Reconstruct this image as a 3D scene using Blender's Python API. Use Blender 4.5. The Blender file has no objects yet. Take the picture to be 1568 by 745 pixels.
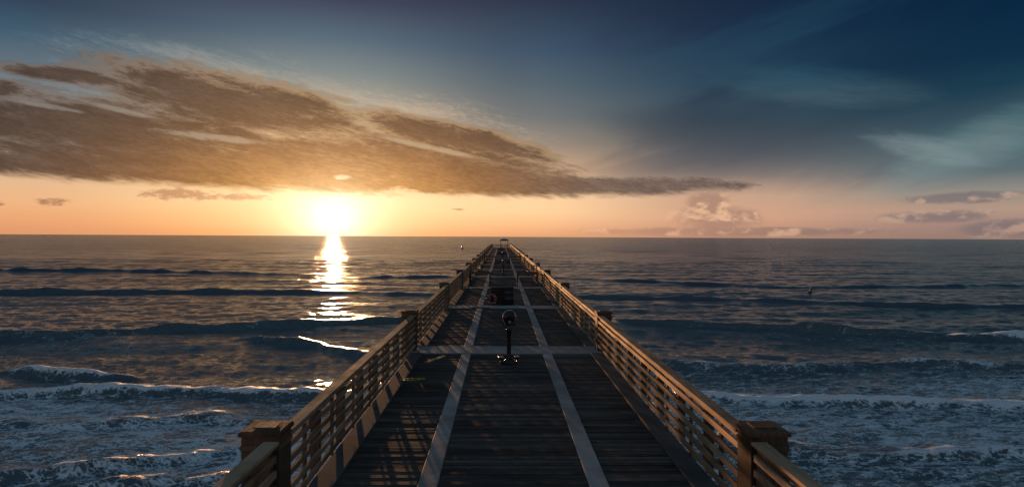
import bpy, math, random
import numpy as np
from mathutils import Matrix, Vector
random.seed(7); rng=np.random.default_rng(7)
F=1022.0; HX=767.0; HY=362.0; TILT=0.0051
ZD=7.0; ZC=10.7; HW=ZC
scene=bpy.context.scene
scene.view_settings.view_transform='Standard'
try: scene.view_settings.look='None'
except: pass
scene.view_settings.exposure=0
def lin(c):
    r=[]
    for v in c:
        v=v/255.0
        r.append(v/12.92 if v<=.04045 else ((v+.055)/1.055)**2.4)
    return tuple(r)+(1.0,)
# ---------------------------------------------------------------- node DSL
class E:
    tree=None
    def __init__(s,k): s.k=k
    def _b(s,op,o,rev=False):
        return M(op,o,s) if rev else M(op,s,o)
    def __add__(s,o): return s._b('ADD',o)
    def __radd__(s,o): return s._b('ADD',o)
    def __sub__(s,o): return s._b('SUBTRACT',o)
    def __rsub__(s,o): return s._b('SUBTRACT',o,True)
    def __mul__(s,o): return s._b('MULTIPLY',o)
    def __rmul__(s,o): return s._b('MULTIPLY',o)
    def __truediv__(s,o): return s._b('DIVIDE',o)
def setin(sock,v):
    if isinstance(v,E): E.tree.links.new(v.k,sock)
    else: sock.default_value=v
def M(op,*a,clamp=False):
    n=E.tree.nodes.new('ShaderNodeMath'); n.operation=op; n.use_clamp=clamp
    for i,v in enumerate(a): setin(n.inputs[i],v)
    return E(n.outputs[0])
def ss(v,a,b,o0=0.0,o1=1.0):
    n=E.tree.nodes.new('ShaderNodeMapRange'); n.interpolation_type='SMOOTHSTEP'
    setin(n.inputs['Value'],v); setin(n.inputs['From Min'],a); setin(n.inputs['From Max'],b)
    setin(n.inputs['To Min'],o0); setin(n.inputs['To Max'],o1)
    return E(n.outputs['Result'])
def comb(x,y,z=0.0):
    n=E.tree.nodes.new('ShaderNodeCombineXYZ')
    setin(n.inputs[0],x); setin(n.inputs[1],y); setin(n.inputs[2],z); return E(n.outputs[0])
def noise(vec,scale=1.0,detail=5,rough=.55,dist=0.0):
    n=E.tree.nodes.new('ShaderNodeTexNoise'); setin(n.inputs['Vector'],vec)
    n.inputs['Scale'].default_value=scale; n.inputs['Detail'].default_value=detail
    n.inputs['Roughness'].default_value=rough; n.inputs['Distortion'].default_value=dist
    return E(n.outputs['Fac'])
def mixc(f,a,b,mode='MIX'):
    n=E.tree.nodes.new('ShaderNodeMix'); n.data_type='RGBA'; n.blend_type=mode
    n.clamp_factor=True
    setin(n.inputs[0],f); setin(n.inputs[6],a); setin(n.inputs[7],b)
    return E(n.outputs[2])
def ramp(f,pts,interp='LINEAR'):
    n=E.tree.nodes.new('ShaderNodeValToRGB'); cr=n.color_ramp; cr.interpolation=interp
    pts=sorted(pts,key=lambda p:p[0])
    while len(cr.elements)<len(pts): cr.elements.new(0.5)
    for i,(p,c) in enumerate(pts):
        cr.elements[i].position=min(max(p,0),1)
    for i,(p,c) in enumerate(pts): cr.elements[i].color=c
    setin(n.inputs[0],f); return E(n.outputs[0])
# ---------------------------------------------------------------- world
def PA(px,py):
    az=math.atan((px-HX)/F)
    te=(HY+(px-HX)*TILT-py)/F*math.cos(az)
    return az*1000,te*1000
SUNPX=(511,337)
SA,ST=PA(*SUNPX)
sun_az=SA/1000; sun_el=math.radians(0.8)
w=bpy.data.worlds.new("World"); scene.world=w; w.use_nodes=True
t=w.node_tree; E.tree=t
for n in list(t.nodes): t.nodes.remove(n)
out=t.nodes.new('ShaderNodeOutputWorld'); bg=t.nodes.new('ShaderNodeBackground')
t.links.new(bg.outputs[0],out.inputs[0])
tc=t.nodes.new('ShaderNodeTexCoord'); sp=t.nodes.new('ShaderNodeSeparateXYZ')
t.links.new(tc.outputs['Generated'],sp.inputs[0])
X,Y,Z=[E(o) for o in sp.outputs]
A=M('ARCTAN2',X,Y)*1000.0
R=M('SQRT',X*X+Y*Y)
T=M('DIVIDE',Z,M('MAXIMUM',R,0.02))*1000.0
Tn=M('DIVIDE',T,450.0,clamp=True)
def col(px,pts):
    return ramp(Tn,[(PA(px,y)[1]/450.0,lin(cc)) for y,cc in pts])
c0=col(30,[(-90,(4,44,72)),(0,(10,58,86)),(50,(40,86,110)),(100,(82,108,122)),(150,(116,126,130)),(200,(158,146,134)),(240,(194,164,138)),(280,(224,182,142)),(310,(234,178,130)),(340,(228,160,114)),(356,(212,148,110))])
c1=col(500,[(-90,(2,38,70)),(0,(5,54,86)),(60,(50,96,120)),(110,(98,126,134)),(150,(140,148,142)),(190,(180,164,138)),(230,(224,184,132)),(270,(252,210,152)),(310,(255,222,162)),(345,(255,198,126)),(359,(248,172,104))])
c2=col(800,[(-90,(1,36,64)),(0,(2,44,74)),(80,(30,76,104)),(130,(62,94,110)),(180,(96,110,116)),(220,(140,132,122)),(260,(202,166,134)),(295,(250,210,164)),(325,(254,208,156)),(345,(246,188,138)),(362,(226,164,120))])
c3=col(1100,[(-90,(1,32,58)),(0,(1,37,64)),(60,(4,46,74)),(120,(24,64,88)),(180,(46,74,90)),(230,(88,94,100)),(270,(142,126,118)),(300,(202,164,138)),(335,(214,164,134)),(363,(190,142,118))])
c4=col(1500,[(-90,(1,32,58)),(0,(1,37,64)),(80,(4,46,70)),(130,(20,61,80)),(180,(52,90,102)),(220,(78,108,116)),(260,(92,110,116)),(295,(150,142,132)),(320,(180,150,132)),(345,(162,134,124)),(364,(148,124,114))])
a=[PA(p,300)[0] for p in (30,500,800,1100,1500)]
base=c0
for i,c in enumerate((c1,c2,c3,c4)):
    base=mixc(ss(A,a[i],a[i+1]),base,c)
def lobe(p,q,b,pad=1.0):
    (x0,y0),(x1,y1)=PA(*p),PA(*q)
    cx,cy=(x0+x1)/2,(y0+y1)/2; L=math.hypot(x1-x0,y1-y0)/2*pad; an=math.atan2(y1-y0,x1-x0)
    dx=A-cx; dy=T-cy
    al=(dx*math.cos(an)+dy*math.sin(an))/L
    pe=(dy*math.cos(an)-dx*math.sin(an))/b
    return 1.0-(al*al+pe*pe)
def mx(*l):
    r=l[0]
    for k in l[1:]: r=M('MAXIMUM',r,k)
    return r
S=T+A*0.16
nb=noise(comb(A*0.0065,S*0.022,0.0),1.0,7,.62,.5)
nf=noise(comb(A*0.022,S*0.09,5.0),1.0,5,.66,.6)
nr=noise(comb(A*0.085,S*0.32,9.0),1.0,3,.7,.8)
# thin high veil / wisps on the left
wl=mx(lobe((370,105),(860,215),34),lobe((0,70),(520,120),42),lobe((0,175),(420,200),30))
wv=noise(comb(A*0.008,S*0.05,22.0),1.0,6,.65,.5)
wm=ss(M('MAXIMUM',wl,-0.6)*0.6+(wv-0.5)*2.4+(nr-0.5)*1.5,0.0,1.3)*ss(wl,-0.9,0.8)
wc=mixc(ss(A,-650,-330),lin((120,134,140)),lin((200,180,152)))
wc=mixc(ss(T,190,290),wc,lin((104,136,150)))
base=mixc(wm*0.55,base,wc)
# broad soft bands on the right, rising to the right
S2=T-A*0.28
gb=noise(comb(A*0.0022+4.0,S2*0.0085,31.0),1.0,5,.6,.4)
rightm=ss(A,20,260)*ss(T,30,110)
base=mixc(ss(gb,.52,.36)*rightm*0.55,base,mixc(ss(T,60,230),lin((80,90,100)),lin((4,42,68))))
base=mixc(ss(gb,.5,.72)*rightm*0.35,base,mixc(ss(T,60,260),lin((130,140,142)),lin((28,74,98))))
dk=mx(lobe((1000,262),(1660,110),38),lobe((940,190),(1420,225),40))
base=mixc(ss(dk+(gb-.5)*1.6,-.5,1.0)*0.65,base,mixc(ss(T,70,190),lin((82,88,96)),lin((20,54,74))))
lt=mx(lobe((1330,300),(1660,150),32),lobe((1080,120),(1420,140),30))
base=mixc(ss(lt+(wv-.5)*1.6+(nf-.5)*.6,-.4,1.4)*0.6,base,mixc(ss(T,110,230),lin((120,140,142)),lin((42,84,102))))
lp=lobe((1330,206),(1500,242),19)
base=mixc(ss(lp+(wv-.5)*2.0+(nf-.5)*1.4,-0.3,1.6)*0.45,base,lin((140,156,158)))
# main cloud bank
bank=mx(lobe((110,102),(570,202),42),lobe((-140,225),(660,260),60),lobe((540,176),(850,242),23),
        lobe((400,216),(910,288),42),lobe((600,284),(1140,288),18),lobe((-60,138),(55,142),12),lobe((-140,168),(380,218),44),lobe((20,106),(220,132),11))
field=M('MAXIMUM',bank,-1.5)*1.05+(nb-0.5)*2.5+(nf-0.5)*1.5+(nr-.5)*.75+0.14
bot=ramp((A+700.0)/1400.0,[((PA(px,py)[0]+700)/1400,(PA(px,py)[1]/200,)*3+(1,)) for px,py in ((-100,262),(0,268),(200,281),(450,291),(700,299),(870,303),(1000,299),(1090,291),(1200,288),(1500,288))])
botm=ss(T-bot*200.0+(nf-.5)*20.0+(nb-.5)*18.0,-6.0,9.0)
bm=ss(field,-0.22,0.42)*botm
dA=(A-SA); dT=(T-ST)
g1=M('EXPONENT',(dA*dA/(235.0*235.0)+dT*dT/(96.0*96.0))*-1.0)
g2=M('EXPONENT',(dA*dA/(140.0*140.0)+dT*dT/(64.0*64.0))*-1.0)
bc=mixc(ss(A,-640,-300),lin((72,65,62)),lin((88,74,65)))
bc=mixc(ss(A,-60,250),bc,lin((122,106,98)))
bc=mixc(ss(T,80,20)*ss(A,-100,-640),bc,lin((112,84,64)))
bc=mixc(g1*0.85,bc,lin((224,144,68)))
bc=mixc(g2*0.85,bc,lin((255,196,100)))
bc=mixc(ss(nf*0.5+nr*0.5,.40,.60)*0.6,bc,mixc(1.0,bc,(0.46,0.47,0.52,1),'MULTIPLY'))
bc=mixc(ss(nb,.45,.7)*0.45,bc,mixc(1.0,bc,(0.5,0.5,0.56,1),'MULTIPLY'))
edge=ss(field,-0.22,0.3)*ss(field,0.9,0.2)*ss(T,75,130)
bc=mixc(edge*0.42,bc,mixc(ss(A,-600,-250),lin((146,140,134)),lin((214,178,134))))
sky=mixc(bm*0.97,base,bc)
sl=mx(lobe((220,198),(440,224),6),lobe((130,158),(260,186),4.5),lobe((0,150),(140,176),4),lobe((560,205),(760,248),5))
sky=mixc(ss(sl+(nf-.5)*2.4+(nr-.5)*1.6,0.0,1.0)*0.5,sky,mixc(ss(A,-600,-300),lin((146,148,144)),lin((206,184,152))))
# small puffs below the bank
pf=mx(lobe((205,300),(345,296),10),lobe((55,310),(120,309),6),lobe((270,300),(450,304),6),lobe((-20,310),(20,312),5),lobe((690,320),(715,321),2))
pn=noise(comb(A*0.03,T*0.08,70.0),1.0,5,.7)
sky=mixc(ss(pf+(pn-.5)*5.0,0.1,1.2)*0.8,sky,mixc(g1,lin((128,94,80)),lin((214,150,104))))
# cumulus along the horizon on the right
cu=mx(lobe((1015,334),(1180,334),22),lobe((1050,316),(1125,314),26),lobe((1350,334),(1540,328),10),lobe((1460,352),(1700,345),14),lobe((860,354),(1400,354),8),lobe((1380,306),(1600,296),8))
cn=noise(comb(A*0.02,T*0.034,80.0),1.0,6,.6,.2)
cn2=noise(comb((A+9.0)*0.02,(T-8.0)*0.034,80.0),1.0,6,.6,.2)
cf=cu+(cn-.5)*2.0
cm=ss(cf,-0.15,0.75)
cc=mixc(ss(A,230,520),lin((166,128,110)),lin((112,106,110)))
cc=mixc(ss(cn-cn2,-.03,.14)*0.85,cc,mixc(ss(A,300,600),lin((244,196,156)),lin((198,164,144))))
sky=mixc(cm*0.7,sky,cc)
hz=M('EXPONENT',M('MAXIMUM',T,0.0)*-0.07)
sky=mixc(hz*0.35,sky,mixc(ss(A,-100,450),lin((228,150,98)),lin((158,120,108))))
# sun glare through the gap under the bank
rs=M('SQRT',dA*dA*0.6+dT*dT*0.9+60.0)
core=M('EXPONENT',rs*(-1.0/31.0))*(1.0-bm*0.5)
halo=M('EXPONENT',rs*(-1.0/140.0))*(1.0-bm*0.3)
def addc(c,f,colr):
    n=E.tree.nodes.new('ShaderNodeVectorMath'); n.operation='MULTIPLY_ADD'
    setin(n.inputs[0],comb(f,f,f)); n.inputs[1].default_value=colr[:3]; setin(n.inputs[2],c)
    return E(n.outputs[0])
sky=addc(sky,core,(1.8,1.6,1.3)); sky=addc(sky,halo,(0.42,0.20,0.055))
ptc=lobe((505,272),(545,272),5)
sky=addc(sky,ss(ptc+(pn-.5)*2.6,0.0,1.1),(.6,.5,.35))
# brighter open sky overhead and behind the viewer
ov=M('MAXIMUM',ss(T,480,1400),ss(M('ABSOLUTE',A),1000,2300)*ss(T,0,200))
sky=mixc(ov*.85,sky,lin((92,116,136)))
nt=t.nodes.new('ShaderNodeTexSky'); nt.sky_type='NISHITA'; nt.sun_disc=False
nt.sun_elevation=sun_el; nt.sun_rotation=sun_az
n=t.nodes.new('ShaderNodeVectorMath'); n.operation='MULTIPLY_ADD'
t.links.new(nt.outputs[0],n.inputs[0]); n.inputs[1].default_value=(.0012,.0006,.0006); t.links.new(sky.k,n.inputs[2])
t.links.new(n.outputs[0],bg.inputs[0]); bg.inputs[1].default_value=1.0
w.cycles.sampling_method='NONE'
# sun lamp
sd=bpy.data.lights.new('sun','SUN'); sd.energy=7.5; sd.angle=math.radians(.6); sd.color=(1.0,.50,.22)
so=bpy.data.objects.new('sun',sd); scene.collection.objects.link(so)
sdir=Vector((math.sin(sun_az)*math.cos(sun_el),math.cos(sun_az)*math.cos(sun_el),math.sin(sun_el)))
so.rotation_euler=sdir.to_track_quat('Z','Y').to_euler()
so.location=(-30,100,40)
# camera
cd=bpy.data.cameras.new('camera'); cam=bpy.data.objects.new('camera',cd); scene.collection.objects.link(cam)
cd.sensor_width=36; cd.lens=F/1568*36; cd.clip_end=120000; cd.clip_start=.1
yaw=math.atan((784-767)/F); pitch=math.atan(10.4/F)
mt=Matrix.Rotation(-yaw,4,'Z')@Matrix.Rotation(math.pi/2-pitch,4,'X')@Matrix.Rotation(TILT,4,'Z')
mt.translation=Vector((0,0,ZC)); cam.matrix_world=mt; scene.camera=cam
# ---------------------------------------------------------------- materials
def mat(name):
    m=bpy.data.materials.new(name); m.use_nodes=True; E.tree=m.node_tree
    b=m.node_tree.nodes['Principled BSDF']; return m,b
def objco():
    n=E.tree.nodes.new('ShaderNodeTexCoord'); return E(n.outputs['Object'])
def sep(v):
    n=E.tree.nodes.new('ShaderNodeSeparateXYZ'); setin(n.inputs[0],v); return [E(o) for o in n.outputs]
def attr(nm):
    n=E.tree.nodes.new('ShaderNodeAttribute'); n.attribute_name=nm; return E(n.outputs['Fac'])
def bump(h,dist,strength=1.0,prev=None):
    n=E.tree.nodes.new('ShaderNodeBump'); n.inputs['Distance'].default_value=dist; n.inputs['Strength'].default_value=strength
    setin(n.inputs['Height'],h)
    if prev: setin(n.inputs['Normal'],prev)
    return E(n.outputs[0])
def wood(name,c1,c2,c3,axis,rough=.7,spec=.4,bd=.005):
    m,b=mat(name); x,y,z=sep(objco()); tn=attr('tone')
    if axis=='x': v=comb(x*1.3+tn*37.0,y*26.0,z*26.0)
    elif axis=='y': v=comb(x*26.0,y*1.3+tn*37.0,z*26.0)
    else: v=comb(x*26.0,y*26.0,z*1.3+tn*37.0)
    g=noise(v,1.0,5,.65,.4); st=noise(comb(x*.9,y*.9,z*.9+tn*3.0),1.0,4,.6)
    c=mixc(ss(g,.3,.7),c1,c2); c=mixc(ss(tn,.35,1.0)*.7,c,c3)
    c=mixc(ss(st,.42,.66)*.6,c,mixc(1.0,c,(.36,.36,.36,1),'MULTIPLY'))
    setin(b.inputs['Base Color'],c); setin(b.inputs['Roughness'],ss(g+st*.5,.4,1.1,rough-.18,min(1.0,rough+.15)))
    b.inputs['Specular IOR Level'].default_value=spec
    setin(b.inputs['Normal'],bump(g,bd,.8)); return m
m_deck=wood('weathered_deck_wood',(.036,.029,.026,1),(.08,.065,.056,1),(.14,.118,.10,1),'x',.85,.12,.0022)
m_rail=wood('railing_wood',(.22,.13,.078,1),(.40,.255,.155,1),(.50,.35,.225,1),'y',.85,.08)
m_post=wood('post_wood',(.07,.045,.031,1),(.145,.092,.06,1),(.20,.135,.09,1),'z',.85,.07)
def concrete(name,c):
    m,b=mat(name); o=objco(); n1=noise(o,1.1,5,.6); n2=noise(o,22.0,4,.6)
    cc=mixc(ss(n1,.35,.65)*.7,c,tuple(k*.45 for k in c[:3])+(1,)); cc=mixc(ss(n2,.45,.7)*.35,cc,tuple(k*.6 for k in c[:3])+(1,))
    setin(b.inputs['Base Color'],cc); b.inputs['Roughness'].default_value=.9; b.inputs['Specular IOR Level'].default_value=.12
    setin(b.inputs['Normal'],bump(n2,.003,.6)); return m
m_conc=concrete('concrete',(.34,.31,.29,1)); m_concd=concrete('stained_concrete',(.12,.105,.095,1))
def plain(name,c,rough=.5,metal=0.0):
    m,b=mat(name); n=noise(objco(),14.0,3)
    setin(b.inputs['Base Color'],mixc(ss(n,.35,.7)*.5,c,tuple(k*.6 for k in c[:3])+(1,)))
    setin(b.inputs['Roughness'],ss(n,.3,.7,rough*.8,min(1,rough*1.25))); b.inputs['Metallic'].default_value=metal; return m
m_metal=plain('painted_dark_metal',(.03,.03,.035,1),.22,.6)
m_chrome=plain('worn_chrome',(.5,.48,.46,1),.16,1.0)
m_glass=plain('lens_glass',(.01,.01,.012,1),.05)
m_black=plain('black_plastic',(.02,.02,.02,1),.4)
m_red=plain('faded_red_plastic',(.26,.06,.035,1),.6)
m_white=plain('weathered_white_paint',(.35,.30,.27,1),.6)
m_yel=plain('yellow_green_rope',(.38,.36,.07,1),.8)
m_skin=plain('skin',(.25,.13,.09,1),.6); m_suit=plain('wetsuit',(.012,.012,.014,1),.5)  # skin colour darkened to stand in for backlit shade
m_roof=plain('roof_metal',(.12,.12,.13,1),.4,.5)
# ---------------------------------------------------------------- mesh builder
class MB:
    def __init__(s): s.v=[];s.f=[];s.t=[];s.m=[];s.sm=[]
    def add(s,vs,fs,tone=.5,mi=0,smooth=False):
        o=len(s.v); s.v+= [tuple(p) for p in vs]
        for f in fs: s.f.append([i+o for i in f]); s.t.append(tone); s.m.append(mi); s.sm.append(smooth)
    def box(s,x0,x1,y0,y1,z0,z1,tone=None,mi=0,rz=0,ch=0.0):
        if tone is None: tone=random.random()
        if ch>0:
            c=ch
            vs=[]
            for z,i in ((z0,0),(z1-c,0),(z1,c)):
                vs+=[(x0+i,y0+i,z),(x1-i,y0+i,z),(x1-i,y1-i,z),(x0+i,y1-i,z)]
            fs=[(3,2,1,0),(8,9,10,11)]
            for k in (0,4):
                for j in range(4): fs.append((k+j,k+(j+1)%4,k+4+(j+1)%4,k+4+j))
        else:
            vs=[(x0,y0,z0),(x1,y0,z0),(x1,y1,z0),(x0,y1,z0),(x0,y0,z1),(x1,y0,z1),(x1,y1,z1),(x0,y1,z1)]
            fs=[(3,2,1,0),(4,5,6,7),(0,1,5,4),(1,2,6,5),(2,3,7,6),(3,0,4,7)]
        if rz:
            cx,cy=(x0+x1)/2,(y0+y1)/2; c_,s_=math.cos(rz),math.sin(rz)
            vs=[(cx+(x-cx)*c_-(y-cy)*s_,cy+(x-cx)*s_+(y-cy)*c_,z) for x,y,z in vs]
        s.add(vs,fs,tone,mi)
    def lathe(s,prof,cx=0,cy=0,n=24,tone=.5,mi=0,mat4=None,sx=1,sy=1):
        vs=[]
        for r,z in prof:
            for k in range(n):
                a_=2*math.pi*k/n; p=Vector((cx+r*sx*math.cos(a_),cy+r*sy*math.sin(a_),z))
                vs.append(mat4@p if mat4 else p)
        fs=[]
        for i in range(len(prof)-1):
            for k in range(n): fs.append((i*n+k,i*n+(k+1)%n,(i+1)*n+(k+1)%n,(i+1)*n+k))
        s.add(vs,fs,tone,mi,True)
        o=(len(prof)-1)*n
        s.add(vs[:n],[tuple(range(n))[::-1]],tone,mi); s.add(vs[o:],[tuple(range(n))],tone,mi)
    def tube(s,pts,r,n=8,tone=.5,mi=0,closed=False):
        pts=[Vector(p) for p in pts]; vs=[]; N=len(pts)
        for i,p in enumerate(pts):
            if closed: d=pts[(i+1)%N]-pts[i-1]
            else: d=pts[min(i+1,N-1)]-pts[max(i-1,0)]
            d.normalize(); up=Vector((0,0,1)) if abs(d.z)<.9 else Vector((1,0,0))
            u=d.cross(up).normalized(); v=u.cross(d)
            for k in range(n):
                a_=2*math.pi*k/n; vs.append(p+u*r*math.cos(a_)+v*r*math.sin(a_))
        fs=[]
        for i in range(N if closed else N-1):
            j=(i+1)%N
            for k in range(n): fs.append((i*n+k,i*n+(k+1)%n,j*n+(k+1)%n,j*n+k))
        if not closed: fs+= [tuple(range(n)),tuple(range((N-1)*n,N*n))[::-1]]
        s.add(vs,fs,tone,mi,True)
    def obj(s,name,mats,parent=None,loc=(0,0,0),rz=0):
        me=bpy.data.meshes.new(name); me.from_pydata(s.v,[],s.f)
        for m in mats: me.materials.append(m)
        at=me.attributes.new('tone','FLOAT','FACE'); at.data.foreach_set('value',s.t)
        me.polygons.foreach_set('material_index',s.m); me.polygons.foreach_set('use_smooth',s.sm); me.update()
        o=bpy.data.objects.new(name,me); scene.collection.objects.link(o); o.location=loc; o.rotation_euler[2]=rz
        if parent: o.parent=parent
        return o
def empty(name,loc=(0,0,0)):
    o=bpy.data.objects.new(name,None); scene.collection.objects.link(o); o.location=loc; o.empty_display_size=.3; return o
# ---------------------------------------------------------------- pier
XL,XR=-2.79,3.20; XC=(XL+XR)/2; YS,YE=-24.0,228.0; BAY=13.3; Y0=21.8
caps=[Y0+BAY*k for k in range(-3,16) if Y0+BAY*k<YE]
pier=empty('pier')
b=MB(); bc_=MB(); bd=MB()
strips=[XC-1.28,XC+1.28]; SW=.15; EW=.34
cols=[(XL+EW,strips[0]-SW),(strips[0]+SW,strips[1]-SW),(strips[1]+SW,XR-EW)]
y=YS; PW=.142; GAP=.013
def incap(y): return any(abs(y-c)<.68+PW/2 for c in caps)
while y<YE-1:
    if not incap(y+PW/2):
        for (x0,x1) in cols:
            zt=ZD+random.uniform(-.007,.004); tn=random.random()**1.4
            b.box(x0+.004+random.uniform(0,.012),x1-.004-random.uniform(0,.012),y,y+PW-GAP*random.uniform(.7,1.8),ZD-.045,zt,tn,0,random.gauss(0,.0008))
    y+=PW
b.obj('deck_planks',[m_deck],pier)
prev=YS
segs=[]
for c in caps+[YE+5]:
    segs.append((prev,min(c-.68,YE))); prev=c+.68
for (s0,s1) in segs:
    if s1<=s0: continue
    for xs in strips: bc_.box(xs-SW,xs+SW,s0+.006,s1-.006,ZD-.5,ZD+.012,ch=.012)
    bd.box(XL-.04,XL+EW,s0+.006,s1-.006,ZD-.6,ZD+.03,ch=.015); bd.box(XR-EW,XR+.04,s0+.006,s1-.006,ZD-.6,ZD+.03,ch=.015)
for c in caps:
    bc_.box(XL-.3,XR+.3,c-.68,c+.68,ZD-.95,ZD+.016,ch=.015)
    for xx in (XL+.5,XC,XR-.5):
        bd.lathe([(.3,-6),(.3,ZD-.9)],xx,c,16)
bc_.obj('concrete_beams',[m_conc],pier); bd.obj('edge_beams_and_pilings',[m_concd],pier)
def railing(side):
    par=empty('wooden_railing')
    x=XL if side<0 else XR; s=side
    r=MB(); p=MB(); bx=MB()
    HT=ZD+1.17
    def bxr(B,a,b_,y0,y1,z0,z1,**k):
        B.box(min(x+s*a,x+s*b_),max(x+s*a,x+s*b_),y0,y1,z0,z1,**k)
    cl=[c for c in caps]
    edges=[YS]+cl+[YE]
    for i in range(len(edges)-1):
        ya,yb=edges[i]+.27,edges[i+1]-.27
        n=8; st=(yb-ya)/n
        for j,zb in enumerate((.15,.345,.54,.735,.92)):
            k=0
            while k<n:
                L=random.choice((1,2,2,3)); e=min(n,k+L); dz=random.uniform(-.012,.012); off=random.uniform(0,.008)
                bxr(r,-.045-off,-.005-off,ya+k*st+.005,ya+e*st-.005,ZD+zb+dz,ZD+zb+.085+dz)
                k=e
        k=0
        while k<n:
            e=min(n,k+2)
            bxr(r,-.075,.115,ya+k*st+.004,ya+e*st-.004,HT-.042,HT+random.uniform(-.004,.004),ch=.006)
            k=e
        bxr(r,-.003,.035,ya,yb,HT-.14,HT-.046)
        for k in range(n+1):
            yy=ya+k*st; yy=min(max(yy,ya+.05),yb-.05)
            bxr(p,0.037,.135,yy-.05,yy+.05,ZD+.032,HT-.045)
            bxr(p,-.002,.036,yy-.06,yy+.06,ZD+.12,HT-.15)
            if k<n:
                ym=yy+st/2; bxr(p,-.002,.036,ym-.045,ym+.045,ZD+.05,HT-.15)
    for c in cl:
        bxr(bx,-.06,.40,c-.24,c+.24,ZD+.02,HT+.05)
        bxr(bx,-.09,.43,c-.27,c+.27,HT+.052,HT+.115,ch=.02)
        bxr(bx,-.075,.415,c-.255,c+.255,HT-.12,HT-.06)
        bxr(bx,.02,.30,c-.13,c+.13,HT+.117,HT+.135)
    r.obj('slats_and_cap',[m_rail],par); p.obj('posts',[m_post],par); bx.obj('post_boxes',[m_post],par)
railing(-1); railing(1)
e=MB(); 
for j,zb in enumerate((.14,.335,.53,.725,.92)): e.box(XL+.06,XR-.06,YE-.04,YE,ZD+zb,ZD+zb+.095)
e.box(XL+.08,XR-.08,YE-.08,YE+.1,ZD+1.13,ZD+1.17)
for k in range(5):
    xx=XL+.2+k*(XR-XL-.4)/4; e.box(xx-.045,xx+.045,YE+.002,YE+.09,ZD+.0,ZD+1.128)
e.obj('wooden_railing',[m_rail])
sh=MB(); cx,cy=XC+.9,YE-7
for dx in (-1.2,1.2):
    for dy in (-1.2,1.2): sh.box(cx+dx-.08,cx+dx+.08,cy+dy-.08,cy+dy+.08,ZD,ZD+2.3,mi=0)
z0=ZD+2.3; a_=1.75
sh.box(cx-1.3,cx+1.3,cy-1.3,cy+1.3,z0,z0+.1)
sh.add([(cx-a_,cy-a_,z0+.105),(cx+a_,cy-a_,z0+.105),(cx+a_,cy+a_,z0+.105),(cx-a_,cy+a_,z0+.105),(cx-.5,cy,z0+.7),(cx+.5,cy,z0+.7)],[(0,1,5,4),(2,3,4,5),(1,2,5),(3,0,4),(3,2,1,0)],mi=1)
sh.box(cx-1.0,cx+1.0,cy-.3,cy+.3,ZD+.45,ZD+.52); sh.box(cx-.9,cx-.8,cy-.25,cy+.25,ZD,ZD+.45); sh.box(cx+.8,cx+.9,cy-.25,cy+.25,ZD,ZD+.45)
sh.obj('picnic_shelter',[m_post,m_roof])
# ---------------------------------------------------------------- binocular viewers
def viewer(x,y,rz=0,name='binocular_viewer'):
    par=empty(name,(x,y,ZD+.012)); par.rotation_euler[2]=rz
    b=MB()
    b.lathe([(.27,0),(.275,.02),(.265,.035),(.2,.04),(.16,.055),(.12,.09),(.085,.14),(.07,.2),(.062,.35),(.058,.7),(.06,.86),(.075,.92),(.09,.96),(.09,.99),(.06,1.02)],n=32)
    for k in range(6):
        an=k*math.pi/3; b.lathe([(.022,.035),(.022,.058),(.012,.064)],.235*math.cos(an),.235*math.sin(an),8)
    pts=[(.30*math.cos(t_),.24*math.sin(t_),.17) for t_ in np.linspace(0,2*math.pi,28,endpoint=False)]
    b.tube(pts,.018,8,closed=True)
    for an in (.6,2.54,3.74,5.68): b.tube([(.30*math.cos(an),.24*math.sin(an),.17),(.22*math.cos(an),.2*math.sin(an),.03)],.014)
    for sx_ in (-1,1): b.box(sx_*.235-.08,sx_*.235+.08,-.12,.12,.155,.19,ch=.01)
    b.obj('pedestal',[m_metal],par)
    h=MB()
    for sx_ in (-1,1):
        h.tube([(0,0,1.0),(sx_*.09,0,1.03),(sx_*.155,0,1.1),(sx_*.17,0,1.25),(sx_*.165,0,1.3)],.022)
    prof=[]
    for i in range(15):
        a_=math.pi*i/14; zz=1.31-.235*math.cos(a_); r_=.175*math.sin(a_)**.8*(1.0+.12*(1 if zz>1.3 else -1)*abs(math.cos(a_)))
        prof.append((max(r_,.004),zz))
    h.lathe(prof,n=28,sx=1.0,sy=.8,mi=0)
    for sx_ in (-1,1):
        m4=Matrix.Translation((sx_*.065,0,1.36))@Matrix.Rotation(math.pi/2,4,'X')
        h.lathe([(.05,-.22),(.055,-.2),(.05,-.1),(.04,.1),(.034,.18),(.04,.2),(.04,.215),(.025,.217)],n=16,mat4=m4,mi=0)
        h.lathe([(.024,.2175),(.02,.2185)],n=16,mat4=m4,mi=2)
    h.tube([(.19*math.cos(t_),-.02,1.32+.22*math.sin(t_)) for t_ in np.linspace(0,2*math.pi,32,endpoint=False)],.02,8,mi=1,closed=True)
    h.box(-.05,.05,-.17,-.12,1.16,1.25,mi=1,ch=.005)
    h.obj('viewer_head',[m_metal,m_chrome,m_glass],par)
    return par
viewer(.25,19.5,.15)
viewer(XC+.05,64,1.2); viewer(XC+.1,100,-.5); viewer(XC,140,.4)
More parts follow.
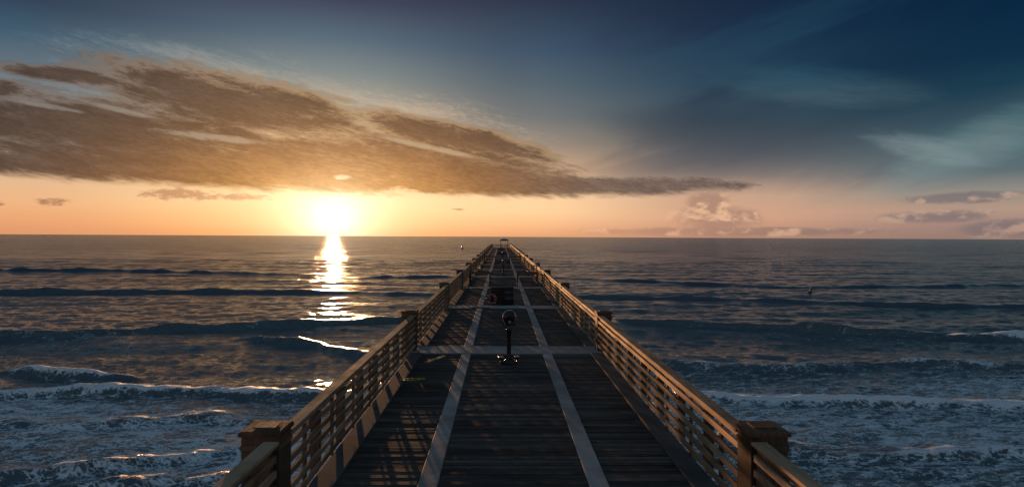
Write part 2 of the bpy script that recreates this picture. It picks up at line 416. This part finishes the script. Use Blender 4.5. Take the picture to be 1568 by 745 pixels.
# ---------------------------------------------------------------- things on the deck
p=MB(); p.box(-.55,.55,-.07,.07,0,.04,tone=.8,ch=.004); pl=p.obj('wooden_plank',[m_rail],loc=(-1.93,20.0,ZD+.006),rz=math.radians(66))
rp=MB(); pts=[]
for i in range(70):
    t_=i/69*9.5; r_=.12+.04*math.sin(t_*2.3)+.012*t_
    pts.append((r_*1.25*math.cos(t_)+.03*t_-.2,r_*.8*math.sin(t_*1.07),.02+.012*(i%9)/9))
rp.tube(pts,.014,6); rp.obj('rope_coil',[m_yel],loc=(-2.22,17.1,ZD+.01))
tb=MB(); tb.lathe([(.27,0),(.29,.03),(.29,.28),(.305,.3),(.29,.32),(.29,.6),(.305,.62),(.29,.64),(.29,.9),(.31,.92),(.31,.95),(.27,.955),(.2,1.0),(.05,1.04)],n=24)
tb.obj('trash_barrel',[m_black],loc=(.42,36.2,ZD+.012))
cr=MB()
for k in range(5): cr.box(-.4,.4,-.3,-.28,.02+k*.17,.02+k*.17+.13); cr.box(-.4,.4,.28,.3,.02+k*.17,.15+k*.17)
for k in range(5): cr.box(-.42,-.402,-.28,.28,.02+k*.17,.15+k*.17); cr.box(.402,.42,-.28,.28,.02+k*.17,.15+k*.17)
for sx_ in (-.38,.38):
    for sy_ in (-.26,.26): cr.box(sx_-.03,sx_+.03,sy_-.018,sy_+.018,0,.86)
cr.box(-.45,.45,-.33,.33,.87,.91,ch=.01)
cr.obj('wooden_crate',[m_deck],loc=(-.12,36.6,ZD+.012))
lr=MB()
pts=[(.24*math.cos(q),0,.24*math.sin(q)+.31) for q in np.linspace(0,2*math.pi,28,endpoint=False)]
lr.tube(pts,.075,10,closed=True,mi=0)
for q in (.78,2.36,3.93,5.5):
    lr.tube([(.24*math.cos(q+d),0,.24*math.sin(q+d)+.31) for d in (-.12,0,.12)],.079,10,mi=1)
o=lr.obj('life_ring',[m_red,m_white],loc=(-.48,35.9,ZD+.012)); o.rotation_euler=(math.radians(-14),0,.1)
p=MB(); p.box(-.45,.45,-.1,.1,0,.05,tone=.6,ch=.004); p.obj('wooden_plank',[m_rail],loc=(-1.0,34.4,ZD+.03),rz=-.15)
def table(x,y,s):
    b=MB()
    for sx_ in (-.75,.75):
        for sy_ in (-.3,.3): b.box(sx_-.045,sx_+.045,sy_-.045,sy_+.045,0,.9)
        b.box(sx_-.045,sx_+.045,-.25,.25,.2,.29)
    b.box(-.85,.85,-.4,.4,.902,.95,ch=.01)
    b.box(-.85,.85,.36,.4,.952,1.05)
    b.box(-.04+s*.7,.04+s*.7,.42,.5,0,1.45); b.box(-.3+s*.55,.3+s*.55,.41,.51,1.452,1.52)
    b.tube([(0,.3,.95),(0,.3,1.3),(0,.22,1.36),(0,.1,1.33)],.015,mi=1)
    return b.obj('fish_cleaning_table',[m_post,m_metal],loc=(x,y,ZD+.014))
table(-1.55,49.8,-1); table(2.0,49.8,1); table(-1.5,90,-1); table(1.9,90,1)
def bench(x,y,rz):
    b=MB()
    for k in range(4): b.box(-.9,.9,-.22+k*.115,-.12+k*.115,.43,.47)
    for k in range(3): b.box(-.9,.9,.245+k*.012,.28+k*.012,.55+k*.14,.66+k*.14)
    for sx_ in (-.75,0,.75):
        b.box(sx_-.04,sx_+.04,-.2,-.12,0,.428); b.box(sx_-.04,sx_+.04,.15,.243,0,.94)
    b.obj('wooden_bench',[m_post],loc=(x,y,ZD+.014),rz=rz)
bench(XC,78,0); bench(XC,118,0); bench(XC-.2,160,0)
# ---------------------------------------------------------------- ocean
dpt=lambda px,py:(HW*F/(py-HY-(px-HX)*TILT))
def W(px,py):
    d=dpt(px,py); return ((px-HX)/F*d,d)
us=np.linspace(-.95,.95,860); ext=.95*np.geomspace(1.01,9,34)
us=np.concatenate([-ext[::-1],us,ext])
ys=np.concatenate([np.linspace(-60,19.5,60),np.geomspace(20,300,680),np.geomspace(303,3000,300),np.geomspace(3100,60000,45)])
dy=np.gradient(ys)
YY,UU=np.meshgrid(ys,us,indexing='ij'); XX=UU*np.maximum(YY,20); DY=np.broadcast_to(dy[:,None],YY.shape)
H=np.zeros_like(XX)
def vnoise(x,seed,amp=1,ls=(23,11,6,3)):
    r=np.random.default_rng(seed); o=0
    for l in ls:
        o=o+np.sin(x*2*np.pi/l+r.uniform(0,6.28)+np.sin(x/l*1.7+r.uniform(0,6))*1.3)*l/ls[0]
    return o*amp
for i in range(58):
    lam=.6*(28/.6)**(i/57); sp_=.85 if lam<6 else .25
    an=rng.normal(0.05,sp_); k=2*np.pi/lam
    slope=.019*(1.5 if lam<3 else (1.05 if lam<7 else .5)); am=slope/k
    att=np.clip((lam/DY-2.2)/2.5,0,1)
    ph=rng.uniform(0,6.28)
    arg=k*(YY*math.cos(an)+XX*math.sin(an))+ph+1.2*np.sin(XX/(lam*3.7)+ph)+.9*np.sin(YY/(lam*4.9)+2*ph)
    sgn=np.sin(arg)
    H+=am*att*(sgn+.25*np.cos(2*arg))
foam=np.zeros_like(XX)
waves=[
 ([(-250,414,.6),(0,414,.75),(200,415,.75),(380,419,.5),(480,421,.1)],3.4,0),
 ([(250,404,0),(500,403,.3),(700,404,.25)],4.0,0),
 ([(-250,446,.6),(0,447,.75),(200,447,.75),(330,446,.6),(550,448,.4),(680,452,.3)],2.4,0),
 ([(520,426,.0),(600,424,.5),(690,424,.5),(760,425,.4)],3.2,0),
 ([(-250,512,.65),(0,514,.75),(110,515,.68),(200,509,.35),(290,503,.68),(430,499,.62),(560,494,.5),(640,491,.35)],1.5,.2),
 ([(350,519,0),(400,521,.42),(470,528,.52),(520,538,.38),(600,552,.1)],1.3,.32),
 ([(0,568,0),(45,569,.52),(120,577,.58),(200,578,.42),(235,580,0)],1.0,.68),
 ([(-250,603,.35),(0,603,.45),(140,601,.5),(260,600,.45),(400,602,.5),(480,607,.48),(560,612,.4)],1.0,.78),
 ([(-250,728,.3),(0,722,.38),(130,720,.38),(250,705,.35),(400,687,.3),(500,676,.25)],.9,.5),
 ([(40,752,.0),(120,748,.28),(250,738,.3),(400,734,.25)],.8,.5),
 ([(-100,640,.1),(100,652,.22),(300,640,.22),(450,655,.22)],.9,.6),
 ([(800,452,.3),(890,455,.6),(1050,458,.6),(1200,463,.35),(1400,470,.4),(1600,473,.6),(1800,474,.6)],2.4,0),
 ([(840,425,.2),(1000,432,.4),(1200,440,.25),(1600,438,.3)],3.2,0),
 ([(950,494,.3),(1040,499,.5),(1150,503,.55),(1250,508,.65),(1370,513,.75),(1470,519,.65),(1600,521,.7),(1800,524,.6)],1.6,.22),
 ([(1000,560,.2),(1200,566,.26),(1400,560,.3),(1600,566,.26)],1.2,.68),
 ([(1040,606,.35),(1120,614,.45),(1250,619,.48),(1400,625,.48),(1600,632,.48),(1800,636,.4)],1.1,.95),
 ([(1100,680,.15),(1300,704,.3),(1450,705,.3),(1600,698,.3),(1800,700,.3)],.9,.72),
]
for wi,(pts,wd,fo) in enumerate(waves):
    P=np.array([W(p[0],p[1])+(p[2],) for p in pts])
    yc=np.interp(XX,P[:,0],P[:,1]); am=np.interp(XX,P[:,0],P[:,2],left=0 if pts[0][0]>-100 else P[0,2],right=0 if pts[-1][0]<1700 else P[-1,2])
    yc=yc+vnoise(XX,wi*3+1,.35*wd/2)+vnoise(XX,wi*3+51,.10,(2.3,1.1,.6))
    am=am*np.clip(1+.28*vnoise(XX,wi*3+2,.9,(17,9,5)),.25,1.7)
    s=(YY-yc)/wd
    prof=np.where(s<0,np.exp(-(s/.42)**2),np.exp(-(s/1.5)**2))
    H+=1.0*am*prof-.12*am*np.exp(-((s+1.3)/.9)**2)
    if fo>0:
        fr=np.where(s<0,np.exp(-(s/.42)**2),np.exp(-(s/(1.0+1.6*fo))**2))
        foam=np.maximum(foam,fo*fr*np.clip(am/.36,0,1.2))
P=[W(1390,512),W(1600,519)]
yc=np.interp(XX,[P[0][0],P[1][0]],[P[0][1],P[1][1]]); s=(YY-yc+.6)/1.6
foam=np.maximum(foam,1.0*np.exp(-s*s)*np.clip((XX-P[0][0]+4)/8,0,1))
near=np.clip((70-YY)/22,0,1)
patch=.5+.5*np.sin(XX/9+np.sin(YY/6)*1.5+1)*np.sin(YY/7+XX/23)
foam=np.maximum(foam,np.where(XX>2,(.50+.18*patch)*near,(.38+.24*patch)*np.clip((56-YY)/14,0,1)))
mid=np.clip((100-YY)/25,0,1); foam=np.maximum(foam,(.2+.2*patch)*mid)
nv=XX.size; ny,nx=XX.shape
co=np.empty((nv,3),dtype=np.float32); co[:,0]=XX.ravel(); co[:,1]=YY.ravel(); co[:,2]=H.ravel()
idx=np.arange(nv).reshape(ny,nx)
q=np.stack([idx[:-1,:-1],idx[:-1,1:],idx[1:,1:],idx[1:,:-1]],-1).reshape(-1,4).astype(np.int32)
me=bpy.data.meshes.new('ocean_water'); me.vertices.add(nv); me.vertices.foreach_set('co',co.ravel())
me.loops.add(q.size); me.loops.foreach_set('vertex_index',q.ravel()); me.polygons.add(len(q))
me.polygons.foreach_set('loop_start',np.arange(0,q.size,4,dtype=np.int32)); me.polygons.foreach_set('loop_total',np.full(len(q),4,dtype=np.int32))
me.update(calc_edges=True); me.polygons.foreach_set('use_smooth',np.ones(len(q),dtype=bool))
at=me.attributes.new('foam','FLOAT','POINT'); at.data.foreach_set('value',foam.ravel().astype(np.float32))
oc=bpy.data.objects.new('ocean_water',me); scene.collection.objects.link(oc)
m,bs=mat('sea_water'); E.tree=m.node_tree
o=objco(); x,y,z=sep(o)
f=attr('foam')
n1=noise(comb(x*.9,y*1.9,z*.3),1.0,5,.68,.4)
n2=noise(comb(x*4.0,y*6.5,z),1.0,3,.6,.3)
n3=noise(comb(x*.06,y*.2,0.0),1.0,6,.68,.3)
bb=bump(n3,.65,1.0); bb=bump(n1*.19+n2*.04,1.0,1.0,bb)
wx=noise(comb(x*.6,y*.6,1.0),1.0,4,.7)*3.4
vo=E.tree.nodes.new('ShaderNodeTexVoronoi'); vo.feature='DISTANCE_TO_EDGE'; vo.inputs['Scale'].default_value=1.0
setin(vo.inputs['Vector'],comb(x*.9+wx,y*1.6+wx,0.0)); lace=ss(E(vo.outputs['Distance']),.2,.0)
vo2=E.tree.nodes.new('ShaderNodeTexVoronoi'); vo2.feature='DISTANCE_TO_EDGE'; vo2.inputs['Scale'].default_value=1.0
setin(vo2.inputs['Vector'],comb(x*3.3+wx*2.0,y*5.2-wx,0.0)); lace2=ss(E(vo2.outputs['Distance']),.25,.0)
fn=noise(comb(x*.5,y*1.2,4.0),1.0,8,.76)
pat=lace*.16+lace2*.17+fn*1.0
fm=ss(pat,1.08-f*.92,1.34-f*.92)*.9
wc_=mixc(ss(y,40,220),(.075,.105,.115,1),(.04,.062,.074,1))
setin(bs.inputs['Base Color'],mixc(fm,wc_,(.80,.84,.86,1))); bs.inputs['IOR'].default_value=1.36
rg=ss(M('LOGARITHM',M('MAXIMUM',y,2.0),10.0),1.5,3.0,.11,.20)
setin(bs.inputs['Roughness'],rg+fm*.5)
setin(bs.inputs['Normal'],bb)
me.materials.append(m)
# ---------------------------------------------------------------- surfer
sx,sy=W(1246,449)
def zwat(x,y):
    i=int(np.argmin(abs(ys-y))); j=int(np.argmin(abs(us-x/y))); return float(H[i,j])
zw=zwat(sx,sy)
sbm=MB(); secs=[]
N=15
for i in range(N):
    t_=i/(N-1)*2-1; wdt=.27*(1-abs(t_)**2.6)**.7+.004; zz=.10*max(0,t_)**3; th_=.035*(1-t_**4)+.003
    for k in range(10):
        an=2*math.pi*k/10; secs.append((wdt*math.cos(an),t_*1.1,zz+th_*math.sin(an)))
fs=[]
for i in range(N-1):
    for k in range(10): fs.append((i*10+k,i*10+(k+1)%10,(i+1)*10+(k+1)%10,(i+1)*10+k))
sbm.add(secs,fs,smooth=True); sbm.obj('surfboard',[m_suit],loc=(sx,sy,zw+.04),rz=.35)
def skinned(name,verts,edges,radii,mats,loc,rz,root=0):
    me=bpy.data.meshes.new(name); me.from_pydata(verts,edges,[]); ob=bpy.data.objects.new(name,me); scene.collection.objects.link(ob)
    md=ob.modifiers.new('skin','SKIN'); md.use_smooth_shade=True
    if not me.skin_vertices: 
        bpy.context.view_layer.objects.active=ob; bpy.ops.object.mode_set(mode='EDIT'); bpy.ops.mesh.customdata_skin_add() ; bpy.ops.object.mode_set(mode='OBJECT')
    for i,r_ in enumerate(radii):
        me.skin_vertices[0].data[i].radius=(r_,r_) if not isinstance(r_,tuple) else r_
        me.skin_vertices[0].data[i].use_root=(i==root)
    s_=ob.modifiers.new('sub','SUBSURF'); s_.levels=2; s_.render_levels=2
    for mm in mats: me.materials.append(mm)
    ob.location=loc; ob.rotation_euler[2]=rz; return ob
sp_=empty('surfer',(sx,sy,zw+.07)); sp_.rotation_euler[2]=.35
V=[(0,0,.13),(0,.02,.32),(0,.05,.52),(0,.07,.60),
   (.17,.05,.52),(.23,.12,.30),(.20,.30,.16),(-.17,.05,.52),(-.23,.12,.30),(-.20,.30,.16),
   (.14,.04,.11),(.33,.33,.02),(.36,.30,-.35),(-.14,.04,.11),(-.33,.33,.02),(-.36,.30,-.35)]
Ed=[(0,1),(1,2),(2,3),(2,4),(4,5),(5,6),(2,7),(7,8),(8,9),(0,10),(10,11),(11,12),(0,13),(13,14),(14,15)]
Rd=[(.15,.12),(.14,.11),(.16,.11),.055,.065,.048,.035,.065,.048,.035,.1,.075,.05,.1,.075,.05]
try:
    bo=skinned('body',V,Ed,Rd,[m_suit],(0,0,0),0); bo.parent=sp_
except Exception as ex: print('skin fail',ex)
hd=MB(); hd.lathe([(.01,-.13),(.05,-.12),(.07,-.07),(.082,-.01),(.085,.04),(.07,.09),(.03,.12),(.004,.125)],n=16,mi=0,sy=1.15)
hd.lathe([(.088,.0),(.092,.05),(.076,.1),(.034,.13),(.004,.136)],0,-.015,16,mi=1,sy=1.12)
hd.lathe([(.014,-.02),(.008,.02)],0,.098,8)
ho=hd.obj('head',[m_skin,m_black],sp_,loc=(0,.09,.77))
bx_,by_=W(708,381)
bu=MB(); bu.lathe([(.2,-1),(1.0,-.4),(1.1,.1),(1.0,.5),(.5,.6),(.35,1.6),(.25,2.4),(.12,2.5),(.12,2.9),(.02,3.0)],n=16); bu.obj('marker_buoy',[m_black],loc=(bx_,by_,0))
